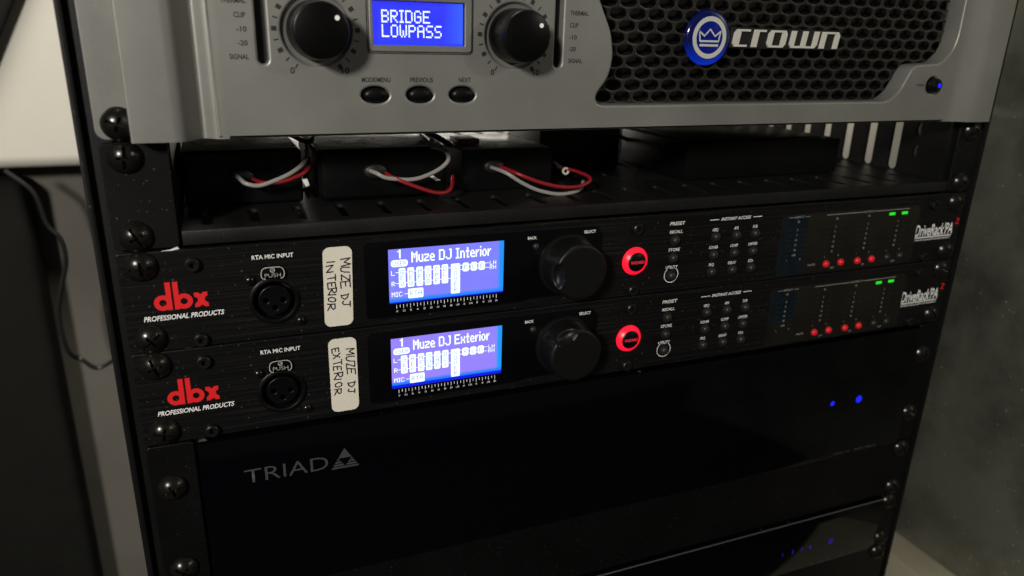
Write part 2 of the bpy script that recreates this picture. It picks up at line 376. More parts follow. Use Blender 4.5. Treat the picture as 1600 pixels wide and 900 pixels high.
# ------------------------------------------------------------------ setting: walls, floor
single("floor", None, None, G().box(-2500, 2500, -2500, 1500, -1010, -1000), M_FLOOR, (0, 0, -1000), kind="structure")
single("lower_wall", None, None, G().box(-1500, -150, 520, 532, -1000, -87), M_WALL_SHADE, (-800, 525, -1000), kind="structure")
single("wall", None, None, G().box(-2500, 2500, 640, 680, -1000, 1500), M_WALL, (0, 640, -1000), kind="structure")
single("wall_board", "pale overhanging wall board whose lower edge ends above the black case", "board",
       G().box(-1500, -150, 470, 639, -86, 900, 12, 5), M_WALL, (-800, 490, -84))
PT = 300
t = thing("metal_panel", "dusty dull grey sheet metal panel beside the rack", "panel", (275, -150, -325))
G().box(275, 281, -PT, 86, -325, 900, 1.0).done("sheet", M_METAL, t)
single("baseboard_ledge", "pale painted ledge at the foot of the metal panel", "ledge",
       G().box(250.5, 330, -60, 86, -1000, -326, 2.0), M_LEDGE, (285, -150, -1000))

# ------------------------------------------------------------------ black case, cables and strut on the left
single("equipment_case", "tall black cloth covered case under the wall board", "case",
       G().box(-720, -369, 480, 519, -1000, -98, 10, 4), M_CASE, (-540, 500, -1000))
single("hanging_cable", "thin black cable hanging down past the black case and behind the rack", "cable",
       G().tube([(-375, 455, -84), (-356, 455, -105), (-350, 455, -135), (-341, 455, -150), (-340, 455, -172), (-347, 455, -195), (-354, 455, -225),
                 (-352, 455, -262), (-342, 460, -276), (-325, 430, -274), (-308, 440, -271), (-290, 445, -276), (-250, 450, -300)], 2.2, 8), M_BLKW, (-345, 455, -276))
g = G().prism([(-383, -12), (-346, 59), (-297, 152), (-345, 170), (-445, -12)], 455, 469, 2.0)
single("slanted_strut", "dark slanted strut in front of the pale wall board", "strut", g, M_STRUT, (-380, 462, -12))

# ------------------------------------------------------------------ rack cabinet
t = thing("equipment_rack", "tall black steel equipment rack holding all the units", "rack", (0, 250, -1000))
for sx in (-1, 1):
    xa, xb = sorted((sx*246.2, sx*221))
    G().box(xa, xb, 3.2, 5.4, -900, 160, 0.4).done("rack_rail", M_RAIL, t)
    xa, xb = sorted((sx*245.8, sx*248.4))
    G().box(xa, xb, 0.2, 70 if sx < 0 else 32, -985, 165, 0.8).done("side_flange", M_RAIL, t)
    G().box(xa, xb, 430, 500, -985, 165, 0.8).done("rear_post", M_RAIL, t)
    G().box(*sorted((sx*244, sx*246)), 60, 440, -985, -60, 0.4).done("side_panel", M_RAIL, t)
G().box(-248, 248, 0, 500, -1000, -986, 1).done("base", M_RAIL, t)

# ------------------------------------------------------------------ rack screws (one mesh, cut once)
def make_screw_mesh():
    g = G(); n = 48; prof = []
    for i in range(11):
        a = R(62)*i/10; prof.append((7.3*math.sin(a), -4.3+7.3*(1-math.cos(a))))
    prof += [(6.45, 0.0), (0, 0.0)]
    g.lathe(prof, 0, 0, n)
    bmesh.ops.recalc_face_normals(g.bm, faces=g.bm.faces[:])
    me = bpy.data.meshes.new("screw_blank"); g.bm.to_mesh(me); g.bm.free()
    ob = bpy.data.objects.new("screw_blank", me); COL.objects.link(ob)
    c = G().box(-4.4, 4.4, -9, -1.9, -0.62, 0.62); c.box(-0.62, 0.62, -9, -1.6, -2.9, 2.9)
    mc = bpy.data.meshes.new("screw_cut"); c.bm.to_mesh(mc); c.bm.free()
    oc = bpy.data.objects.new("screw_cut", mc); COL.objects.link(oc)
    md = ob.modifiers.new("b", 'BOOLEAN'); md.operation = 'DIFFERENCE'; md.object = oc; md.solver = 'EXACT'; md.use_self = True
    bpy.context.view_layer.update()
    out = bpy.data.meshes.new_from_object(ob.evaluated_get(bpy.context.evaluated_depsgraph_get()))
    bpy.data.objects.remove(ob); bpy.data.objects.remove(oc)
    out.name = "rack_screw"; out.transform(Matrix.Scale(MM, 4)); out.materials.clear(); out.materials.append(M_SCREW)
    for p in out.polygons: p.use_smooth = True
    out.set_sharp_from_angle(angle=R(38))
    return out
SCREW = make_screw_mesh()
ANG = iter([20, 40, 95, 62, 150, 128, 175, 140, 95, 30, 70, 10, 110, 55, 160, 85, 33, 120, 5, 77, 142, 60, 25, 100]*3)
def screw(parent, x, z, y=0.0, s=1.0):
    o = bpy.data.objects.new("rack_screw", SCREW); COL.objects.link(o); o.parent = parent
    o.location = (Vector((x, y, z))-ORG[0])*MM; o.rotation_euler = (R(random.uniform(-3, 3)), R(next(ANG)), R(random.uniform(-3, 3)))
    o.scale = (s, s, s)
    return o
LX, RX = -232.55, 232.55

# ------------------------------------------------------------------ power amplifier
A = thing("power_amplifier", "big grey amplifier with round logo badge and honeycomb grille at the top of the rack", "amplifier", (0, 0, 0.4))
low = [(-33.1, 60), (-25.2, 44.5), (-23.3, 34.0), (-25.2, 24.4), (-31.8, 16.3), (-30.2, 11.9), (-7.1, 11.8), (153.5, 12.3), (161.0, 17.5), (168.5, 31.8), (189.0, 33.2), (196.5, 40.1), (198.5, 60)]
op = smooth_poly(low[:-1]+[(198.5, 48), (198.5, 78), (190, 84), (-31, 84), (-33.5, 66)][0:5], 4.0)
holes = [op, rrect(-136.6, -95.6, 36.0, 54.6, 1.2)]
KN = [(-158.0, 42.0), (-73.2, 41.8)]
for kx, kz in KN: holes.append(circ(kx, kz, 13.6, 48))
for bx in (-135.4, -116.2, -97.2): holes.append(circ(bx, 17.0, 1, 28, 5.9, 3.5))
for xx in (-178.9, -51.9): holes.append(rrect(xx-1.9, xx+1.9, 29.0 if xx < -100 else 28.8, 60.0, 1.85))
holes.append(circ(185.5, 21.0, 4.6, 28))
g = G().curveplate([smooth_poly([(-198.6, 0.5), (204.2, 0.5), (204.2, 88.5), (-198.6, 88.5)], 0.4)]+holes, -5.0, 6.2, 1.0)
g.curveplate([rrect(-241.4, -227, 0.5, 88.4, 4.0)], -2.0, 1.5, 0.5)
g.curveplate([rrect(230, 241.4, 0.5, 88.4, 4.0)], -2.0, 1.5, 0.5)
g.done("faceplate", M_AMP, A, smooth=40)
def ridge(pts):
    out = []; N = len(pts)
    for i, (x, y, r) in enumerate(pts):
        if r <= 0: out.append((x, y)); continue
        a, b, c = Vector(pts[i-1][:2]), Vector((x, y)), Vector(pts[(i+1) % N][:2])
        p = b+(a-b).normalized()*min(r, (a-b).length*.48); q = b+(c-b).normalized()*min(r, (c-b).length*.48)
        for k in range(7):
            t_ = k/6; out.append(tuple(p*(1-t_)**2+b*2*t_*(1-t_)+q*t_*t_))
    g = G().zprism(out, 0.35, 88.55, 0.0); g.done("side_ridge", M_AMP, A, smooth=40, allsmooth=True)
ridge([(-228.8, 3, 0), (-228.8, -11, 0.8), (-211.2, -11, 3.0), (-203.6, -0.6, 2.0), (-198.4, -5.02, 2.6), (-194.0, -5.02, 0), (-194.0, 3, 0)])
ridge([(199.0, 3, 0), (199.0, -5.06, 0), (203.5, -5.06, 3.0), (216.8, -10.7, 3.5), (231.6, -11, 1.0), (231.6, 3, 0)])
G().box(-217, 217, 22, 400, 1.0, 88).done("chassis", M_MATTE, A)
G().box(-204, 200, 6.6, 21.5, 84.5, 88).box(-42, -36, 6.6, 21.5, 4, 84).box(-200, 202, 6.6, 21.5, 1.2, 7.5).done("inner_frame", M_PITCH, A)
# honeycomb grille: flat holes in a bent sheet of steel
def grille():
    g = G(); px, pz = 10.6, 5.45; hw, hh = 4.6, 2.55; n = 18
    y0, y1 = 5.0, 5.7
    row = 0; z = 9.5
    while z < 88:
        x = -38+(px/2 if row % 2 else 0)
        while x < 208:
            outer = []; inner = []
            for i in range(n):
                a = 2*math.pi*i/n; ca, sa = math.cos(a), math.sin(a)
                # cell boundary of the staggered lattice: hexagon with vertical sides
                hx = px/2; t1 = hx/abs(ca) if abs(ca) > 1e-6 else 1e9
                # slanted sides through (px/2, pz*2/3-ish)
                k = pz*2/3.0; m_ = (pz*2/3.0-pz/3.0)/(px/2)
                den = abs(sa)+m_*abs(ca); t2 = k/den if den > 1e-6 else 1e9
                tt = min(t1, t2); outer.append((x+ca*tt, z+sa*tt))
                e = 0.86
                inner.append((x+hw*math.copysign(abs(ca)**e, ca), z+hh*math.copysign(abs(sa)**e, sa)))
            vo = [g.bm.verts.new((p[0], y0, p[1])) for p in outer]
            vi = [g.bm.verts.new((p[0], y0+0.15, p[1])) for p in inner]
            vb = [g.bm.verts.new((p[0], y1, p[1])) for p in inner]
            for i in range(n):
                j = (i+1) % n
                g.bm.faces.new((vo[i], vi[i], vi[j], vo[j])[::-1]); g.bm.faces.new((vi[i], vb[i], vb[j], vi[j])[::-1])
            x += px
        row += 1; z += pz
    return g
gr = grille(); 
for f in gr.bm.faces: f.normal_update()
gr.done("grille", M_GRILLE, A, smooth=None)
G().box(-35, 205, 13, 15, 7.6, 84).done("filter_foam", M_FOAM, A)
# display
G().rect(-135.9, -96.3, 36.6, 54.0, -2.6).done("display_screen", M_SCRA, A, smooth=None)
scrA = [o for o in A.children if o.name.startswith("display_screen")][0]
g = G(); dw = 0.535; dots(g, "BRIDGE", -131.4, 50.7, (110.0-0)/110*0.625, 0.715, -2.75, fill=0.86)
dots(g, "LOWPASS", -131.4, 45.0, 0.625, 0.715, -2.75, fill=0.86)
g.done("display_text", M_PIX, scrA, smooth=None)
g = G().curveplate([rrect(-137.2, -93.4, 34.4, 58.5, 1.6), rrect(-135.6, -96.5, 37.0, 54.2, 0.6)], -6.0, -5.0, 0.4)
g.done("display_bezel", M_AMP, A)
ol = rrect(-138.2, -92.4, 33.5, 59.4, 2.0)
g = G(); ol2 = rrect(-137.8, -92.8, 33.9, 59.0, 1.7)
for i in range(len(ol)):
    j = (i+1) % len(ol); g.face([ol[i], ol[j], ol2[j], ol2[i]], -5.06)
g.done("bezel_outline", M_INK, A, smooth=None)
# knobs
for i, (kx, kz) in enumerate(KN):
    G().lathe([(14.4, -4.3), (13.4, -3.5), (12.5, -2.9), (0, -2.7)], kx, kz, 48).done("knob_recess", M_AMP, A, smooth=60, recalc=False)
    k = G().lathe([(0, -19.6), (9.6, -19.6), (10.3, -19.3), (10.7, -18.6), (10.9, -15), (11.4, -6), (11.6, 3), (0, 3)], kx, kz, 56).done("volume_knob", M_AKNOB, A, smooth=30)
    da = R(38) if i == 0 else R(36)
    G().disc(kx+7.6*math.cos(da), kz+7.6*math.sin(da), 0.95, -19.68, 20).done("pointer_dot", M_WHITE, k, smooth=None)
LEVELS = ("THERMAL", "CLIP", "-10", "-20", "SIGNAL"); LW = (9.0, 4.3, 3.8, 3.6, 7.1)
for n_, (kx, kz) in enumerate(KN):
    g = G()
    for q in range(21):
        a = R(238-q*(238+58)/20); ca, sa = math.cos(a), math.sin(a); r = 16.2
        if q % 2 == 1 or q == 0: g.ribbon([(kx+ca*(r-0.95), kz+sa*(r-0.95)), (kx+ca*(r+0.75), kz+sa*(r+0.75))], 0.55, -5.06)
        else: g.ribbon([(kx+ca*(r-0.6), kz+sa*(r-0.6)), (kx+ca*(r+0.6), kz+sa*(r+0.6))], 1.75, -5.06)
    g.text("0", kx-10.2, kz-16.5, 2.5, -5.06, w=1.7, align='C', bold=0.025); g.text("10", kx+10.7, kz-16.5, 2.5, -5.06, w=3.1, align='C', bold=0.025)
    g.done("knob_scale", M_INK, A, smooth=None)
    g = G()
    for i, (txt, w) in enumerate(zip(LEVELS, LW)):
        z = 52.0-5.1*i-0.9
        if n_ == 0: g.text(txt, -184.2+(0.4 if i == 0 else 0), z, 1.95, -5.06, w=w, align='R', bold=0.022)
        else: g.text(txt, -46.8, z+0.1, 1.95, -5.06, w=w, align='L', bold=0.022)
    g.done("level_lettering", M_INK, A, smooth=None)
g = G()
g.text("MODE/MENU", -134.9, 22.2, 2.0, -5.06, w=12.0, align='C', bold=0.022)
g.text("PREVIOUS", -115.4, 22.2, 2.0, -5.06, w=9.9, align='C', bold=0.022)
g.text("NEXT", -96.2, 22.2, 2.0, -5.06, w=5.3, align='C', bold=0.022)
g.done("menu_lettering", M_INK, A, smooth=None)
G().text("POWER", 176.0, 20.4, 1.35, -5.06, w=5.6, align='C', bold=0.02).done("power_lettering", M_INK, A, smooth=None)
for bx in (-135.4, -116.2, -97.2):
    G().lathe([(0, -6.6), (0.6, -6.5), (0.85, -6.0), (0.93, -5.0), (0.93, 3)], bx, 17.0, 36, 5.5, 3.15).done("menu_button", M_PLAST, A, smooth=50)
for xx in (-178.9, -51.9):
    G().box(xx-2.5, xx+2.5, -0.6, 4, 26, 62).done("meter_slot", M_PITCH, A)
k = G().lathe([(0, -9.2), (2.4, -9.2), (3.6, -8.4), (4.2, -6.4), (4.3, 2)], 185.5, 21.0, 32).done("power_button", M_PLAST, A, smooth=30)
G().disc(186.0, 21.1, 1.35, -9.3, 16).done("power_light", M_BLED, k, smooth=None)
# badge
bd = G().lathe([(0, -8.6), (9.0, -8.3), (11.6, -7.7), (13.0, -6.2), (13.2, -3.0), (0, -3.0)], 34.2, 43.4, 56).shift(0, 8.0, 0).squash(5.0, 0.5).done("badge", M_BADGE, A, smooth=40)
G().lathe([(10.3, -8.05), (11.8, -7.75), (13.05, -6.3), (13.25, -4.5), (13.3, -3.2)], 34.2, 43.4, 56, 1.003, 1.003).shift(0, 8.0, 0).squash(5.0, 0.5).done("badge_rim", M_BRING, bd, smooth=60)
g = G().ring(34.2, 43.4, 7.75, 10.0, -8.75, n=56)
cz = 43.5; cw = [(-6.3, 2.9), (-3.2, 0.6), (0, 3.8), (3.2, 0.6), (6.3, 2.9), (5.5, -1.9), (-5.5, -1.9)]
g.ribbon([(34.2+a, cz+b) for a, b in cw+[cw[0]]], 0.75, -8.8)
g.box(34.2-5.6, 34.2+5.6, -8.9, -8.5, cz-2.25, cz-1.35); g.box(34.2-5.5, 34.2+5.5, -8.9, -8.5, cz-4.3, cz-3.2)
g.shift(0, 8.0, 0).squash(5.0, 0.5).done("badge_emblem", M_SILVER, bd, smooth=None)
G().curveplate([rrect(48.2, 119.5, 38.6, 48.7, 1.0)], 3.6, 4.95, 0.2).done("name_plate", M_PITCH, A)
def sheared(g, polys):
    f = lambda x: x+8.6*(x+201)/320
    for p in polys: g.prism([(f(x+(z-39.4)*0.15), z) for x, z in p], 2.6, 3.7, 0.1)
zb, zt, tb = 39.4, 47.9, 1.05
def stem(x0, x1, cut=(0, 0, 0, 0), z0=zb, z1=zt):     # chamfers: bl, br, tr, tl
    bl, br, tr, tl = cut; p = []
    p += [(x0, z0+bl), (x0+bl*.8, z0)] if bl else [(x0, z0)]
    p += [(x1-br*.8, z0), (x1, z0+br)] if br else [(x1, z0)]
    p += [(x1, z1-tr), (x1-tr*.8, z1)] if tr else [(x1, z1)]
    p += [(x0+tl*.8, z1), (x0, z1-tl)] if tl else [(x0, z1)]
    return p
def bar(x0, x1, top): return [(x0, zt-tb), (x1, zt-tb), (x1, zt), (x0, zt)] if top else [(x0, zb), (x1, zb), (x1, zb+tb), (x0, zb+tb)]
c = 1.7
g = G()
sheared(g, [stem(42.2, 46.0, (c, 0, 0, c)), bar(46.0, 51.4, True), bar(46.0, 51.0, False)])
sheared(g, [stem(54.0, 57.1), bar(57.1, 61.2, True)])
sheared(g, [stem(63.3, 66.3, (c, 0, 0, c)), stem(71.8, 74.8, (0, c, c, 0)), bar(66.3, 71.8, True), bar(66.3, 71.8, False)])
sheared(g, [stem(77.6, 80.5, (c, 0, 0, 0)), stem(85.1, 88.0), stem(92.5, 95.4, (0, c, 0, 0)), bar(80.5, 85.1, False), bar(88.0, 92.5, False)])
sheared(g, [stem(97.6, 100.5), stem(106.5, 109.4, (0, 0, c, 0)), bar(100.5, 106.5, True)])
g.done("name_letters", M_SILVER, A, smooth=None)
screw(A, LX-0.3, 6.6, -2.0); screw(A, RX, 6.6, -2.0)

# ------------------------------------------------------------------ vented shelf
SH = thing("rack_shelf", "black vented shelf bolted below the grey amplifier", "shelf", (0, 100, -44))
slots = []
for r_ in range(7):
    for c_ in range(22):
        x = -206+c_*19.6+(0 if r_ % 2 == 0 else 9.8); y = 8+r_*42
        if x < 214: slots.append(rrect(x-2.3, x+2.3, y, y+26, 2.2, 3))
G().curveplate([[(-216, 1.0), (222, 1.0), (222, 310), (-216, 310)]]+slots, -38.6, -37.0, 0, 'xy').done("tray", M_SHELF, SH, smooth=None)
G().box(-216, 222, 0.2, 1.8, -43.3, -37.2, 0.5).done("front_lip", M_SHELF, SH)
g = G()
for sx in (-1, 1):
    xa, xb = sorted((sx*241.3, sx*(217 if sx < 0 else 223)))
    G().curveplate([rrect(xa, xb, -43.7, -0.9, 2.0)], 0.0, 2.6, 0.4).done("rack_ear", M_RAIL, SH)
sl = [[(2, -44), (310, -44), (310, -0.8), (2, -0.8)]]
for k in range(13): sl.append(rrect(40.6+20.4*k, 47.6+20.4*k, -36.6, -2.0, 3.2, 4))
sl.append([(26.5+3.6*math.cos(R(a)), -22.5+4.6*math.sin(R(a))) for a in range(-90, 91, 15)])
sl.append([(26.5+3.6*math.cos(R(a)), -8.5+4.6*math.sin(R(a))) for a in range(-90, 91, 15)])
G().curveplate(sl, 222.2, 223.8, 0, 'yz').done("side_bracket", M_RAIL, SH, smooth=None)
G().box(-218, -216.4, 2, 310, -44, -0.8).done("side_bracket", M_RAIL, SH)
for xx in (LX, RX): screw(SH, xx, -6.35); screw(SH, xx, -38.1)

# small boxes on the shelf
BXG = "small black boxes on the shelf"
def small_box(label, x0, x1, y0, y1, top, bev, ws, rs, wy, ry, group=BXG):
    t = thing("power_supply", label, "power supply", ((x0+x1)/2, (y0+y1)/2, -37), group)
    G().box(x0, x1, y0, y1, -36.9, top, bev, 3).done("body", M_PLAST, t)
    G().box(x0+2, x1-2, y0+2.5, y1-3, top-0.2, top+0.5, 0.2).done("lid", M_FILM, t)
    gx, gz = (ws[0][0]+rs[0][0])/2, (ws[0][2]+rs[0][2])/2
    G().lathe([(0, y0-2.6), (4.2, y0-2.6), (4.9, y0-2.0), (5.2, y0-0.1)], gx, gz, 24, 1.15, 0.75).done("cable_gland", M_BLKW, t, smooth=50)
    G().tube(ws, 1.05, 10).done("white_wire", M_WHW, t, smooth=60)
    G().tube(rs, 1.0, 10).done("red_wire", M_REDW, t, smooth=60)
    return t
b1 = small_box("leftmost small black box on the shelf, its pale and red wires running right", -214.6, -162, 42, 120, -11.2, 2.5,
    [(-193, 43, -22.3), (-191.0, 36, -22.6), (-188.2, 31, -24.6), (-182.7, 30, -25.6), (-175.6, 30, -23.6), (-168.3, 31, -20.7), (-162.4, 34, -17.1), (-159.3, 40, -13.3), (-158.0, 55, -10.4)],
    [(-186, 43, -23.8), (-182, 34, -24.8), (-177.1, 31, -24.8), (-170.0, 31, -23.9), (-161.2, 34, -20.7), (-158.6, 42, -17.2), (-158, 60, -15)], 0, 0)
b2 = small_box("middle small black box on the shelf, white wire looping above a red one", -155.5, -91, 37, 116, -11.5, 5.0,
    [(-132, 38, -21.6), (-128.8, 30, -22.3), (-124.2, 28, -24.4), (-113.2, 27, -25.5), (-105.2, 27, -24.0), (-97.0, 28, -20.5), (-93.0, 29, -16.3), (-94.3, 33, -12.8), (-99.5, 37, -11.4)],
    [(-124, 38, -23), (-120.5, 28, -24.7), (-111.1, 25, -28.6), (-101.5, 24, -31.9), (-95.0, 25, -32.0), (-91.7, 28, -29.9), (-88, 38, -27)], 0, 0)
b3 = small_box("rightmost small black box of three on the shelf, red wire above a bright white one", -80.6, -29, 45, 105, -15.2, 1.0,
    [(-66, 46, -24), (-62.5, 29, -24.7), (-55.3, 26, -29.3), (-46.1, 25, -33.7), (-35.0, 24, -36.2), (-25.5, 25, -36.0), (-19.2, 28, -34.6), (-14, 36, -33)],
    [(-61, 46, -23.6), (-57.7, 28, -24.7), (-47.6, 24, -28.7), (-36.6, 22, -31.6), (-25.5, 22, -32.5), (-18.0, 23, -30.8), (-15.6, 26, -28.6), (-17, 38, -27.6), (-22, 52, -27)], 0, 0)
ORG[0] = Vector(((-80.6-29)/2, 75, -37))
g = G().tube([(-27.5, 50, -22.6), (-24, 47, -25.5), (-21.5, 45, -27.6)], 0.9, 8); g.done("lead", M_BLKW, b3)
g = G().lathe([(1.1, 44.0), (2.1, 44.0), (2.1, 44.8), (1.1, 44.8), (1.1, 44.0)], -20.9, -28.2, 20); g.done("ring_terminal", M_SILVER, b3)
G().box(-78, -66, 60, 76, -14.6, -11.5, 0.5).done("red_plug", M_REDW, b3)
CL = "white cable clips between the black boxes"
single("cable_clip", "white plastic clip on the shelf between leftmost and middle small boxes", "clip",
       G().prism([(-163.4, -24.4), (-160.9, -24.2), (-160.0, -27.2), (-161.8, -27.8)], 33, 36, 0.3), M_CLIP, (-161.7, 34, -28), CL)
single("cable_clip", "upper white clip in the gap right of the middle small box", "clip",
       G().prism([(-101.2, -18.5), (-99.0, -16.5), (-98.8, -22.3), (-101.0, -22.0)], 40, 43, 0.3), M_CLIP, (-100, 41, -22.3), CL)
single("cable_clip", "lower white clip just above the red wire loop of the middle box", "clip",
       G().prism([(-101.0, -26.2), (-99.2, -25.6), (-95.6, -28.0), (-98.0, -28.2)], 34, 37, 0.3), M_CLIP, (-98.5, 35, -28.5), CL)
CG = "thin dark cables among the small boxes"
for lab, pts, r_, m_ in (
    ("thin dark cable lying over the top of the leftmost small box", [(-175, 95, -9.5), (-166, 70, -7.5), (-158, 48, -9), (-152, 60, -7), (-140, 90, -8.5)], 1.2, M_PLAST),
    ("thin dark cable drooping into the gap between leftmost and middle small boxes", [(-165, 100, -8.5), (-157, 52, -11), (-155, 42, -16), (-157, 52, -22), (-158, 70, -30)], 1.1, M_GREYC),
    ("thicker dark cable dropping between the middle and rightmost small boxes", [(-102, 100, -8), (-96, 62, -7), (-89, 44, -11), (-84, 60, -14), (-84, 95, -20)], 1.5, M_PLAST),
    ("short grey cable lead on the right top corner of the middle small box", [(-100, 34.5, -8.6), (-97, 48, -9.2), (-93, 80, -10)], 1.6, M_GREYC)):
    single("thin_cable", lab, "cable", G().tube(pts, r_), m_, tuple(pts[1]), CG, smooth=60)
t = thing("adapter_block", "small dark adapter block behind the right end of the row of small boxes", "adapter", (15, 115, -37))
G().box(-14, 42, 96, 150, -36.8, -12, 1.2).done("body", M_PLAST, t)
G().tube([(43, 112, -17), (55.8, 110, -21.8), (62.1, 110, -27.0), (65.9, 110, -35.5), (66, 114, -36.0)], 1.3).done("lead", M_BLKW, t, smooth=60)
t = thing("large_adapter", "wide low black box at the right end of the shelf", "adapter", (115, 90, -37))
G().box(56, 172, 42, 118, -36.8, -14.8, 1.6).done("body", M_MATTE, t)
G().box(64, 164, 50, 110, -14.9, -14.3, 0.3).done("lid", M_PLAST, t)
single("paper_scrap", "tiny torn white paper scrap caught under the shelf's left ear", "scrap",
       G().prism([(-224.6, -44.6), (-221, -44.2), (-218.2, -43.2), (-217.6, -44.1), (-220, -44.7)], -0.9, -0.6), M_CLIP, (-221, -0.8, -44.7))

# ------------------------------------------------------------------ loudspeaker processors (two of a kind)
STROKE = {
'M': ([(0, 0), (.05, 1), (.5, .35), (.95, 1), (1, 0)],), 'U': ([(0, 1), (.02, .3), (.3, 0), (.75, .05), (.95, .35), (1, 1)],),
'Z': ([(0, 1), (.95, 1), (.05, 0), (1, .02)],), 'E': ([(1, 1), (.05, .97), (0, 0), (1, .03)], [(.02, .5), (.75, .52)]),
'D': ([(.1, 1), (.12, 0)], [(-.1, .98), (.6, .85), (1, .5), (.6, .1), (0, 0)]), 'J': ([(.1, 1), (1.1, .98)], [(.7, 1), (.65, .2), (.35, 0), (0, .15)]),
'I': ([(.5, 1), (.5, 0)],), 'N': ([(0, 0), (.05, 1), (.9, .02), (1, 1)],), 'T': ([(0, 1), (1, 1)], [(.5, 1), (.5, 0)]),
'R': ([(.05, 0), (.08, 1)], [(0, .98), (.7, .95), (.9, .72), (.6, .5), (.1, .46), (1.05, 0)]),
'O': ([(.5, 1), (.1, .8), (0, .4), (.25, .02), (.75, .05), (1, .5), (.85, .9), (.45, 1)],), 'X': ([(0, 1), (1, 0)], [(.95, 1), (.05, 0)])}

def processor(dz, label, name2, sticker, scr, dimple_deg):
    T = thing("loudspeaker_processor", label, "processor", (0, 0, -88.9+dz), "matching black processors with blue screens")
    def D(g, *a, **k): return g.shift(0, 0, dz).done(*a, **k)
    fp = G().curveplate([rrect(-241.3, 241.3, -88.5, -44.9, 1.5), circ(-182.0, -71.0, 9.4, 40)], 0.0, 3.0, 0.35); D(fp, "faceplate", M_BRUSH, T)
    D(G().box(-218, 219, 8, 230, -88, -45.5), "chassis", M_MATTE, T)
    # glossy display window
    lens = [(-142, -49.2), (-140.8, -48.2), (-24, -48.2), (-20, -52), (-19.6, -80), (-24, -83.5), (-60, -83.3), (-64, -84.6), (-140.6, -84.8), (-142, -83.6)]
    D(G().prism(smooth_poly(lens, 1.5), -0.35, 0.5, 0.12), "display_window", M_LENS, T)
    sc = D(G().rect(-131.1, -74.3, -78.2, -51.9, -0.5), "display_screen", scr, T, smooth=None)
    g = G(); Y1, Y2 = -0.56, -0.62
    a = dots_w(name2); dwid = 39.2/a
    dots(g, name2, -120.3, -53.7, dwid, 0.74, Y1); dots(g, name2, -120.3+0.32*dwid, -53.7, dwid, 0.74, Y1+0.02)
    dots(g, "1", -126.8, -52.2, 0.75, 0.6, Y1)
    dots(g, "L", -130.0, -62.2, 0.34, 0.33, Y1); dots(g, "R", -129.9, -67.4, 0.34, 0.33, Y1)
    dots(g, "MIC", -130.0, -72.7, 0.34, 0.33, Y1)
    dots(g, "LH", -81.5, -61.5, 0.30, 0.28, Y1); dots(g, "RH", -81.5, -63.8, 0.30, 0.28, Y1)
    cols = [(-124.85, "GEQ"), (-120.7, "AEQ"), (-116.45, "AFS"), (-112.4, "SUB"), (-108.25, "CMP"), (-104.15, "DLY")]
    for x, _ in cols: g.face(rrect(x-1.6, x+1.6, -70.7, -61.2, 0.6, 3), Y1)
    g.face(rrect(-101.2, -96.6, -76.3, -61.3, 0.6, 3), Y1)
    for x in (-93.75, -89.6, -85.6): g.face(rrect(x-1.65, x+1.65, -65.7, -61.3, 1.0, 3), Y1)
    g.face(rrect(-122.2, -114.8, -76.4, -71.6, 0.6, 3), Y1); g.face(rrect(-130.0, -122.0, -60.4, -57.1, 1.3, 4), Y1)
    for z in (-63.2, -68.5): g.rect(-128.0, -101.2, z-0.14, z+0.14, Y1+0.03)
    g.rect(-96.6, -83.9, -62.55, -62.27, Y1+0.03); g.rect(-96.6, -83.9, -64.75, -64.47, Y1+0.03)
    g.rect(-84.2, -82.0, -62.55, -62.3, Y1+0.02); g.rect(-84.2, -82.0, -64.8, -64.55, Y1+0.02)
    g.rect(-124.0, -122.2, -74.1, -73.85, Y1+0.03)
    px = D(g, "screen_graphics", M_PIX, sc, smooth=None)
    g = G()
    for x, s in cols:
        for i, ch in enumerate(s):
            w = len(DOT[ch].split()[0])*0.33; dots(g, ch, x-w/2, -62.2-2.75*i, 0.33, 0.31, Y2)
    for i, ch in enumerate("XOVER"): dots(g, ch, -98.9-0.83, -62.3-2.75*i, 0.33, 0.31, Y2)
    for x, ch in ((-93.75, "P"), (-89.6, "L"), (-85.6, "D")): dots(g, ch, x-0.83, -62.4, 0.33, 0.31, Y2)
    dots(g, "RTA", -121.4, -72.8, 0.345, 0.33, Y2); dots(g, "USER", -129.2, -57.7, 0.285, 0.31, Y2)
    D(g, "screen_letters", M_PIXD, sc, smooth=None)
    # frequency scale under the screen
    g = G()
    for i in range(31):
        x = -127.8+50.0*i/30; long = i % 2 == 0; z1 = -79.0; z0 = z1-(2.0 if long else 1.4)
        g.rect(x-0.13, x+0.13, z0, z1, -0.5)
    for i, s in enumerate("20 31.5 50 80 125 200 315 500 800 1.25K 2K 3.15K 5K 8K 12.5K 20K".split()):
        g.text(s, -127.6+49.9*i/15, -82.7, 0.95, -0.5, align='C', sx=0.62, bold=0.01)
    D(g, "frequency_scale", M_WHITE, T, smooth=None)
    # printed lettering on the left
    g = G()
    for cx, stemx in ((-226.35, (-224.9, -222.85)), (-218.2, (-222.0, -220.0))):
        g.ring(cx, -67.15, 1.4, 3.4, -0.10, n=40); g.rect(stemx[0], stemx[1], -70.5, -58.3, -0.13)
    xs = [(-214.2, -63.8), (-212.5, -63.9), (-211.5, -64.8), (-210.6, -63.9), (-208.9, -63.8), (-208.9, -65.5), (-209.9, -66.2), (-210.2, -67.2), (-209.7, -68.1),
          (-208.8, -68.8), (-208.8, -70.5), (-210.4, -70.3), (-211.4, -69.4), (-212.4, -70.3), (-214.1, -70.5), (-214.1, -68.8), (-213.2, -68.1), (-212.8, -67.2), (-213.1, -66.2), (-214.2, -65.5)]
    g.face(xs, -0.10)
    D(g, "brand_logo", M_RED, T, smooth=None)
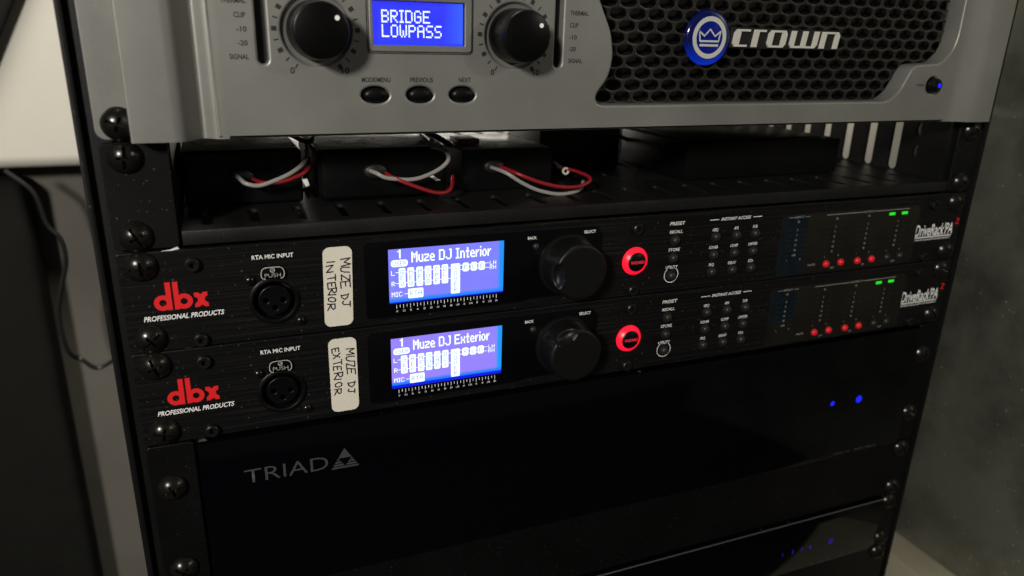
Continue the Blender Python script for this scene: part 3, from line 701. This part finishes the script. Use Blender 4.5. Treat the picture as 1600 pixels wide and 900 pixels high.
    D(G().text("PROFESSIONAL PRODUCTS", -234.4, -74.75, 2.25, -0.1, w=31.4, shear=0.25, bold=0.018), "logo_tagline", M_WHITE, T, smooth=None)
    g = G().text("RTA MIC INPUT", -189.9, -51.6, 1.95, -0.1, w=17.2, bold=0.012)
    D(g, "socket_lettering", M_WHITE, T, smooth=None); g = G()
    g.text("BACK", -57.2-4.6, -52.5, 1.5, -0.5, w=4.8, bold=0.015); D(g, "back_lettering", M_WHITE, T, smooth=None); g = G(); g.text("SELECT", -27.6, -51.6, 1.55, -0.5, w=6.6, bold=0.010, align='C')
    D(g, "select_lettering", M_WHITE, T, smooth=None); g = G()
    g.text("PRESET", 25.0, -51.2, 1.9, -0.1, w=9.6, align='C', bold=0.010, shear=0.2)
    g.text("RECALL", 24.6, -55.7, 1.7, -0.1, w=8.0, align='C', bold=0.010, shear=0.05)
    g.text("STORE", 24.4, -65.6, 1.7, -0.1, w=7.2, align='C', bold=0.010, shear=0.05)
    g.text("UTILITY", 23.9, -75.4, 1.7, -0.1, w=7.6, align='C', bold=0.010, shear=0.05)
    g.ring(24.0, -79.0, 4.15, 4.5, -0.1, a0=128, a1=412, n=48)
    D(g, "preset_lettering", M_WHITE, T, smooth=None); g = G()
    g.text("INSTANT ACCESS", 63.0, -50.8, 1.75, -0.1, w=20.0, align='C', bold=0.015, shear=0.25)
    g.rect(45.6, 51.6, -50.2, -49.85, -0.1); g.rect(74.6, 80.6, -50.2, -49.85, -0.1)
    BT = {}
    for j, row in enumerate((("GEQ", "AFS", "SUB"), ("XOVER", "COMP", "LIMITER"), ("PEQ", "DELAY", "RTA"))):
        for i, s in enumerate(row):
            g.text(s, (50.3, 64.3, 77.1)[i]-0.4, -56.4-10.0*j, 1.65, -0.1, align='C', bold=0.010, shear=0.12, sx=0.82)
    D(g, "access_lettering", M_WHITE, T, smooth=None)
    # microphone socket
    x0, z0 = -182.0, -71.0
    so = D(G().lathe([(8.6, 5.5), (8.8, -0.4), (9.3, -0.9), (10.4, -0.9), (10.9, -0.5), (11.0, 0.5)], x0, z0, 48), "mic_socket", M_MATTE, T, smooth=40)
    D(G().lathe([(0, 5.2), (8.7, 5.2)], x0, z0, 32), "socket_well", M_PITCH, so)
    def hole_disc():
        g = G(); hl = [circ(x0+dx, z0+dz_, 1.25, 18) for dx, dz_ in ((-3.6, 0.1), (3.7, -0.2), (0.1, -3.6))]
        return g.curveplate([circ(x0, z0, 6.9, 40)]+hl, 0.3, 5.0, 0.35)
    D(hole_disc(), "socket_insert", M_PLAST, so)
    pt = D(G().prism(smooth_poly([(x0-4.8, -60.3), (x0-4.9, -56.6), (x0-3.6, -55.0), (x0+3.6, -55.0), (x0+4.9, -56.6), (x0+4.8, -60.3)], 1.6), -1.8, 1.0, 0.4), "push_tab", M_PLAST, so)
    g = G(); P = smooth_poly([(x0-4.75, -60.2), (x0-4.8, -56.7), (x0-3.5, -55.1), (x0+3.5, -55.1), (x0+4.8, -56.7), (x0+4.75, -60.2)], 1.6)
    g.ribbon(P, 0.3, -1.84); g.text("PUSH", x0, -59.6, 1.9, -1.86, w=6.6, align='C', bold=-0.018); g.ring(x0, -56.5, 0.75, 0.98, -1.86, n=20); g.ribbon([(x0-.5, -56.9), (x0+.6, -56.1)], 0.2, -1.86)
    D(g, "tab_lettering", M_SILVER, pt, smooth=None)
    for sx, sz in ((-191.5, -60.6), (-171.6, -81.4)):
        D(G().lathe([(0, -0.7), (0.5, -0.7), (0.6, -1.95), (1.4, -1.75), (2.1, -1.0), (2.4, 0.1)], sx, sz, 24), "small_screw", M_SCREW, so, smooth=40)
    # sticker with handwriting
    lean = -0.9 if dz > -1 else 0.0
    zt_, zb_ = (-48.6, -86.2) if dz > -1 else (-92.5-dz, -130.1-dz)
    sh = lambda z: lean*(zt_-z)/(zt_-zb_)
    st = D(G().prism([(x+sh(z), z) for x, z in rrect(-160.3, -147.4, zb_, zt_, 3.0)], -0.5, -0.36), "sticker", M_STICK, T, label=sticker[0])
    g = G()
    for words, xa, h, ks in sticker[1]:
        for k, (ch, p0, p1) in enumerate(words):
            za = zt_-(p0-ks[0])*ks[1]; zc = zt_-(p1-ks[0])*ks[1]
            dx = random.uniform(-0.4, 0.35); hh = h*random.uniform(0.82, 1.12); sk = random.uniform(-0.25, 0.2)
            for pl in STROKE[ch]:
                g.ribbon([(-160.3+xa+dx+v*hh+sh(za), za+(zc-za)*(u+sk*(v-0.5))) for u, v in pl], 0.58, -0.56)
    D(g, "handwriting", M_PEN, st, smooth=None)
    # select knob with finger dimple
    kx, kz = -39.4, -67.0
    kb = D(G().lathe([(14.2, -2.6), (15.6, -2.4), (16.0, -1.6), (16.1, 0)], kx, kz, 56), "knob_skirt", M_KNOB, T)
    g = G(); g.lathe([(0, -16.4)]+[(r, -16.4) for r in (2, 4, 6, 7, 8, 9, 10, 10.8, 11.6, 12.3, 13.0)]+[(13.6, -16.15), (14.0, -15.7), (14.25, -15.0), (14.3, -14), (14.35, -13), (14.4, -12), (14.45, -11), (14.5, -9.5), (14.7, -6), (14.9, -1.5)], kx, kz, 120)
    a = R(dimple_deg); ux, uz = math.cos(a), math.sin(a)
    for v in g.bm.verts:
        dx, dzz = v.co.x-kx, v.co.z-kz; rad = dx*ux+dzz*uz-12.4; tan = -dx*uz+dzz*ux
        q = (rad/3.2)**2+(tan/6.2)**2
        if q < 1 and v.co.y < -6: v.co.y += 4.2*math.sqrt(1-q)*min(1, (-6-v.co.y)/6)
    D(g, "select_knob", M_KNOB, T, smooth=50)
    D(G().lathe([(0, -2.0), (1.0, -1.9), (1.6, -1.3), (1.75, 0)], -57.3, -56.2, 24), "back_button", M_BUTTON, T, smooth=60)
    # lit wizard button
    wz = D(G().lathe([(7.6, -0.1), (7.3, -1.0), (5.3, -2.6), (5.2, -2.4)], 0.3, -69.0, 48), "wizard_ring", M_RLIGHT, T, smooth=50)
    D(G().lathe([(0, -3.1), (4.6, -3.0), (5.2, -2.5), (5.25, -0.2)], 0.3, -69.0, 40), "wizard_cap", M_PLAST, wz, smooth=50)
    D(G().text("WIZARD", 0.3, -69.8, 1.6, -3.2, w=8.2, align='C', bold=0.015), "wizard_text", M_RTEXT, wz, smooth=None)
    for bx, bz in [(24.2, -59.4), (24.1, -69.3), (23.9, -79.2)]+[(x, z) for x in (50.4, 64.3, 77.1) for z in (-59.5, -69.7, -79.6)]:
        D(G().lathe([(0, -2.9), (1.3, -2.8), (2.0, -2.3), (2.2, -0.8), (2.25, 0)], bx, bz, 24), "push_button", M_BUTTON, T, smooth=50)
        D(G().ring(bx, bz, 2.25, 3.0, -0.08, n=24), "button_gap_shade", M_PITCH, T, smooth=None)  # dark ring: the gap, with the button's shadow painted in
    # meter window
    D(G().prism(rrect(95.2, 203.0, -87.3, -51.0, 3.2), -0.3, 0.5, 0.1), "meter_window", M_SMOKE, T)
    D(G().prism(rrect(96.4, 114.5, -87.0 if dz > -1 else -72.5, -51.4, 2.0), -0.34, -0.31), "painted_reflection", M_BLUEREFL, T, label="dark blue reflection painted on the left end of the meter window")  # blue reflection painted as a thin dark strip on the window
    g = G(); y = -0.42
    g.text("INPUT", 107.4, -52.9, 1.3, y, w=7.0, align='C', bold=0.01); g.rect(99.6, 103.2, -52.5, -52.2, y); g.rect(111.6, 115.2, -52.5, -52.2, y)
    g.text("OUTPUT", 160.6, -53.0, 1.3, y, w=9.0, align='C', bold=0.01); g.rect(127.8, 155.6, -52.6, -52.2, y); g.rect(165.6, 193.4, -52.6, -52.2, y)
    for cx in (107.3, 136.0, 161.0, 185.6):
        for i, s in enumerate(("OL", "2", "5", "10", "15", "20", "OVR" if cx < 110 else "30")):
            z = -55.0-(0 if i == 0 else 1.8)-i*3.05-0.5
            if not (cx > 180 and i == 0): g.text(s, cx, z, 1.25, y, align='C', sx=0.85, bold=0.022)
    for i, cx in enumerate((131.2, 141.8, 156.0, 166.3, 180.6, 191.2)): g.text("LR"[i % 2], cx, -78.6, 1.2, y, align='C', bold=0.01)
    for s, cx in (("LOW", 138.4), ("MID", 162.6), ("HIGH", 187.4)): g.text(s, cx, -86.0, 1.2, y, align='C', bold=0.01)
    g.text("MUTE", 121.8, -82.9, 1.35, y, w=5.6, align='C', bold=0.01); g.text("L", 102.5, -78.5, 1.3, y); g.text("R", 112.0, -78.4, 1.3, y)
    D(g, "meter_lettering", M_GREYP, T, smooth=None)
    g = G()
    for cx in (107.3, 136.0, 161.0, 185.6):
        for i in range(1, 7):
            z = -55.0-1.8-i*3.05+0.05
            g.rect(cx-7.2, cx-3.4, z-0.18, z+0.18, y); g.rect(cx+3.4, cx+7.2, z-0.18, z+0.18, y)
    D(g, "meter_segments", M_SEG, T, smooth=None)
    for i, (bx, bz) in enumerate(((132.8, -82.5), (144.2, -82.4), (157.5, -82.6), (168.9, -82.5), (181.6, -82.4), (192.4, -82.4))):
        D(G().lathe([(0, -2.4), (1.1, -2.3), (1.8, -1.7), (2.05, -0.6), (2.1, 0)], bx, bz, 24), "mute_button", M_RLED if i < 4 else M_BUTTON, T, smooth=50)
        D(G().ring(bx, bz, 2.1, 2.9, -0.44, n=24), "mute_bezel", M_PITCH, T, smooth=None)
    for bx in (179.6, 189.9):
        D(G().box(bx-2.3, bx+2.3, -0.6, -0.2, -55.8, -54.1, 0.2), "signal_light", M_GLED, T)
    # model name on the right
    D(G().text("DriveRack'PA", 202.6, -71.3, 7.6, -0.1, w=32.8, bold=0.013, shear=0.12), "model_name", M_WHITE, T, smooth=None)
    D(G().text("2", 236.4, -65.2, 4.0, -0.1, w=3.2, bold=0.015, shear=0.12), "model_number", M_RED, T, smooth=None)
    D(G().rect(202.4, 234.8, -72.6, -71.9, -0.1).text("COMPLETE EQUALIZATION MANAGEMENT", 202.2, -74.3, 1.0, -0.1, w=32.4, bold=0.015), "model_underline", M_WHITE, T, smooth=None)
    # socket bolts
    for bx in (-213.4, 0.2, 213.6):
        for bz in (-51.4, -85.2):
            D(G().lathe([(0, -0.3), (1.15, -0.3), (1.25, -2.3), (2.4, -2.4), (2.9, -2.0), (3.1, -0.9), (3.15, 0)], bx, bz, 24), "socket_bolt", M_BOLT, T, smooth=40)
    for xx in (LX, RX):
        screw(T, xx, -44.45-6.35+dz); screw(T, xx, -44.45-38.1+dz)
    return T

K1, K1b = (75, 0.0493), (85, 0.0493)
st1 = ("cream sticker reading MUZE DJ INTERIOR by hand", [
    ([("M", 190, 255), ("U", 272, 320), ("Z", 345, 402), ("E", 408, 470), ("D", 535, 582), ("J", 598, 652)], 7.9, 4.0, K1),
    ([("I", 212, 232), ("N", 255, 320), ("T", 345, 405), ("E", 418, 466), ("R", 472, 526), ("I", 522, 548), ("O", 560, 605), ("R", 622, 685)], 1.7, 3.7, K1b)])
st2 = ("cream sticker reading MUZE DJ EXTERIOR by hand", [
    ([("M", 212, 264), ("U", 280, 325), ("Z", 335, 385), ("E", 392, 442), ("D", 515, 560), ("J", 575, 615)], 7.9, 3.8, (112, 0.057)),
    ([("E", 222, 260), ("X", 272, 310), ("T", 330, 376), ("E", 385, 420), ("R", 440, 488), ("I", 490, 512), ("O", 530, 572), ("R", 588, 640)], 1.8, 3.7, (140, 0.057))])
processor(0.0, "upper black processor whose blue screen reads Muze DJ Interior", "Muze DJ Interior", st1, M_SCR1, 183)
processor(-44.2, "lower black processor whose blue screen reads Muze DJ Exterior", "Muze DJ Exterior", st2, M_SCR2, 118)

# ------------------------------------------------------------------ glossy amplifiers and blank panels below
def gloss_unit(name, label, cat, zt, zb, holes):
    T = thing(name, label, cat, (0, 0, zb))
    for xa, xb in ((-241.3, -221.6), (226.4, 241.3)): G().curveplate([rrect(xa, xb, zb+0.4, zt-0.4, 1.8)], 0.0, 2.8, 0.45).done("rack_ear", M_MATTE, T)
    G().box(-220.6, 225.6, -2.0, 12, zb+0.5, zt-1.4, 0.7).done("front_panel", M_GLOSS, T)
    G().box(-217, 217, 12.1, 300, zb+1, zt-1).done("chassis", M_MATTE, T)
    for z in holes: screw(T, LX, z); screw(T, RX, z)
    return T
T = gloss_unit("black_amplifier", "glossy black amplifier with grey triangle logo and two blue lights", "amplifier", -133.35, -222.25, (-133.35-22.2, -133.35-66.7))
g = G().text("TRIAD", -202.0, -159.2, 7.7, -2.1, w=38.2, bold=-0.006)
tx0, tx1, tz0, tz1 = -162.6, -148.9, -160.4, -149.3
mid = (tx0+tx1)/2
def trow(za, zb_):      # stripe of the triangle between two heights
    f = lambda z: (tz1-z)/(tz1-tz0)*(tx1-tx0)/2
    return [(mid-f(zb_), zb_), (mid+f(zb_), zb_), (mid+f(za), za), (mid-f(za), za)]
zc = tz1-(tz1-tz0)*0.48; f0 = 0.48*(tx1-tx0)/2
g.face([(mid-f0, zc), (mid+f0, zc), (mid, tz1)], -2.1)
for k in range(4):
    za = zc-0.25-k*1.45; zb2 = za-1.0
    P = trow(za, zb2); wv = lambda z: max(0.0, 0.48*(tx1-tx0)/2*(1-(zc-z)/4.6))
    for sgn in (-1, 1):
        o_, i_ = (P[0][0], P[3][0]) if sgn < 0 else (P[1][0], P[2][0])
        if wv(zb2) > 0.05 or wv(za) > 0.05:
            g.face([(o_, zb2), (mid+sgn*wv(zb2), zb2), (mid+sgn*wv(za), za), (i_, za)], -2.1)
        elif sgn < 0: g.face(P, -2.1)
g.done("brand_logo", M_DIMP, T, smooth=None)
G().disc(157.7, -179.6, 1.75, -2.1, 16).done("status_light", M_BLED, T, smooth=None)
G().ring(180.4, -180.2, 0.9, 2.6, -2.1, n=20).disc(180.4, -180.0, 1.5, -2.12, 8).done("power_light", M_BLED, T, smooth=None)
G().text("Audio Matrix", 184.6, -220.2, 2.0, -2.1, w=20.5, bold=0.010, shear=0.2).text("AMS-16", 167.4, -220.2, 1.8, -2.1, w=14.0, shear=0.1).done("model_lettering", M_DIMP, T, smooth=None)

T = thing("blank_panel", "plain matte black panel between the two glossy amplifiers", "panel", (0, 0, -266.7))
G().curveplate([rrect(-241.3, 241.3, -266.2, -222.8, 1.5)], 0.0, 2.5, 0.4).done("plate", M_MATTE, T)
for xx in (LX, RX): screw(T, xx, -228.6); screw(T, xx, -260.35)
T = gloss_unit("black_amplifier", "lowest glossy black amplifier with dim blue numerals 1 2 3 4", "amplifier", -266.7, -311.15, (-273.05, -304.8))
G().box(-220.2, 225.4, -2.4, -1.9, -268.7, -268.3).done("top_edge", M_EDGE, T)
g = G()
for i, xx in enumerate((137.5, 146.5, 154.5, 161.8)): g.text(str(i+1), xx, -294.6, 3.0, -2.1, align='C', bold=0.015)
g.ring(180.5, -293.3, 1.2, 1.9, -2.1, a0=130, a1=410, n=20).rect(180.2, 180.8, -293.2, -290.8, -2.1)
g.done("zone_lights", M_BDIM, T, smooth=None)
G().text("Audio Matrix", 187.5, -309.2, 1.9, -2.1, w=20.0, bold=0.010, shear=0.2).text("AMS-8", 163.0, -309.6, 1.7, -2.1, w=20.0, shear=0.1).done("model_lettering", M_DIMP, T, smooth=None)
T = thing("blank_panel", "plain black panel at the very bottom of the photo below the glossy amplifiers", "panel", (0, 0, -355.6))
G().curveplate([rrect(-241.3, 241.3, -355.2, -311.7, 1.5)], 0.0, 2.5, 0.4).done("plate", M_MATTE, T)
for xx in (LX, RX): screw(T, xx, -317.5); screw(T, xx, -349.25)
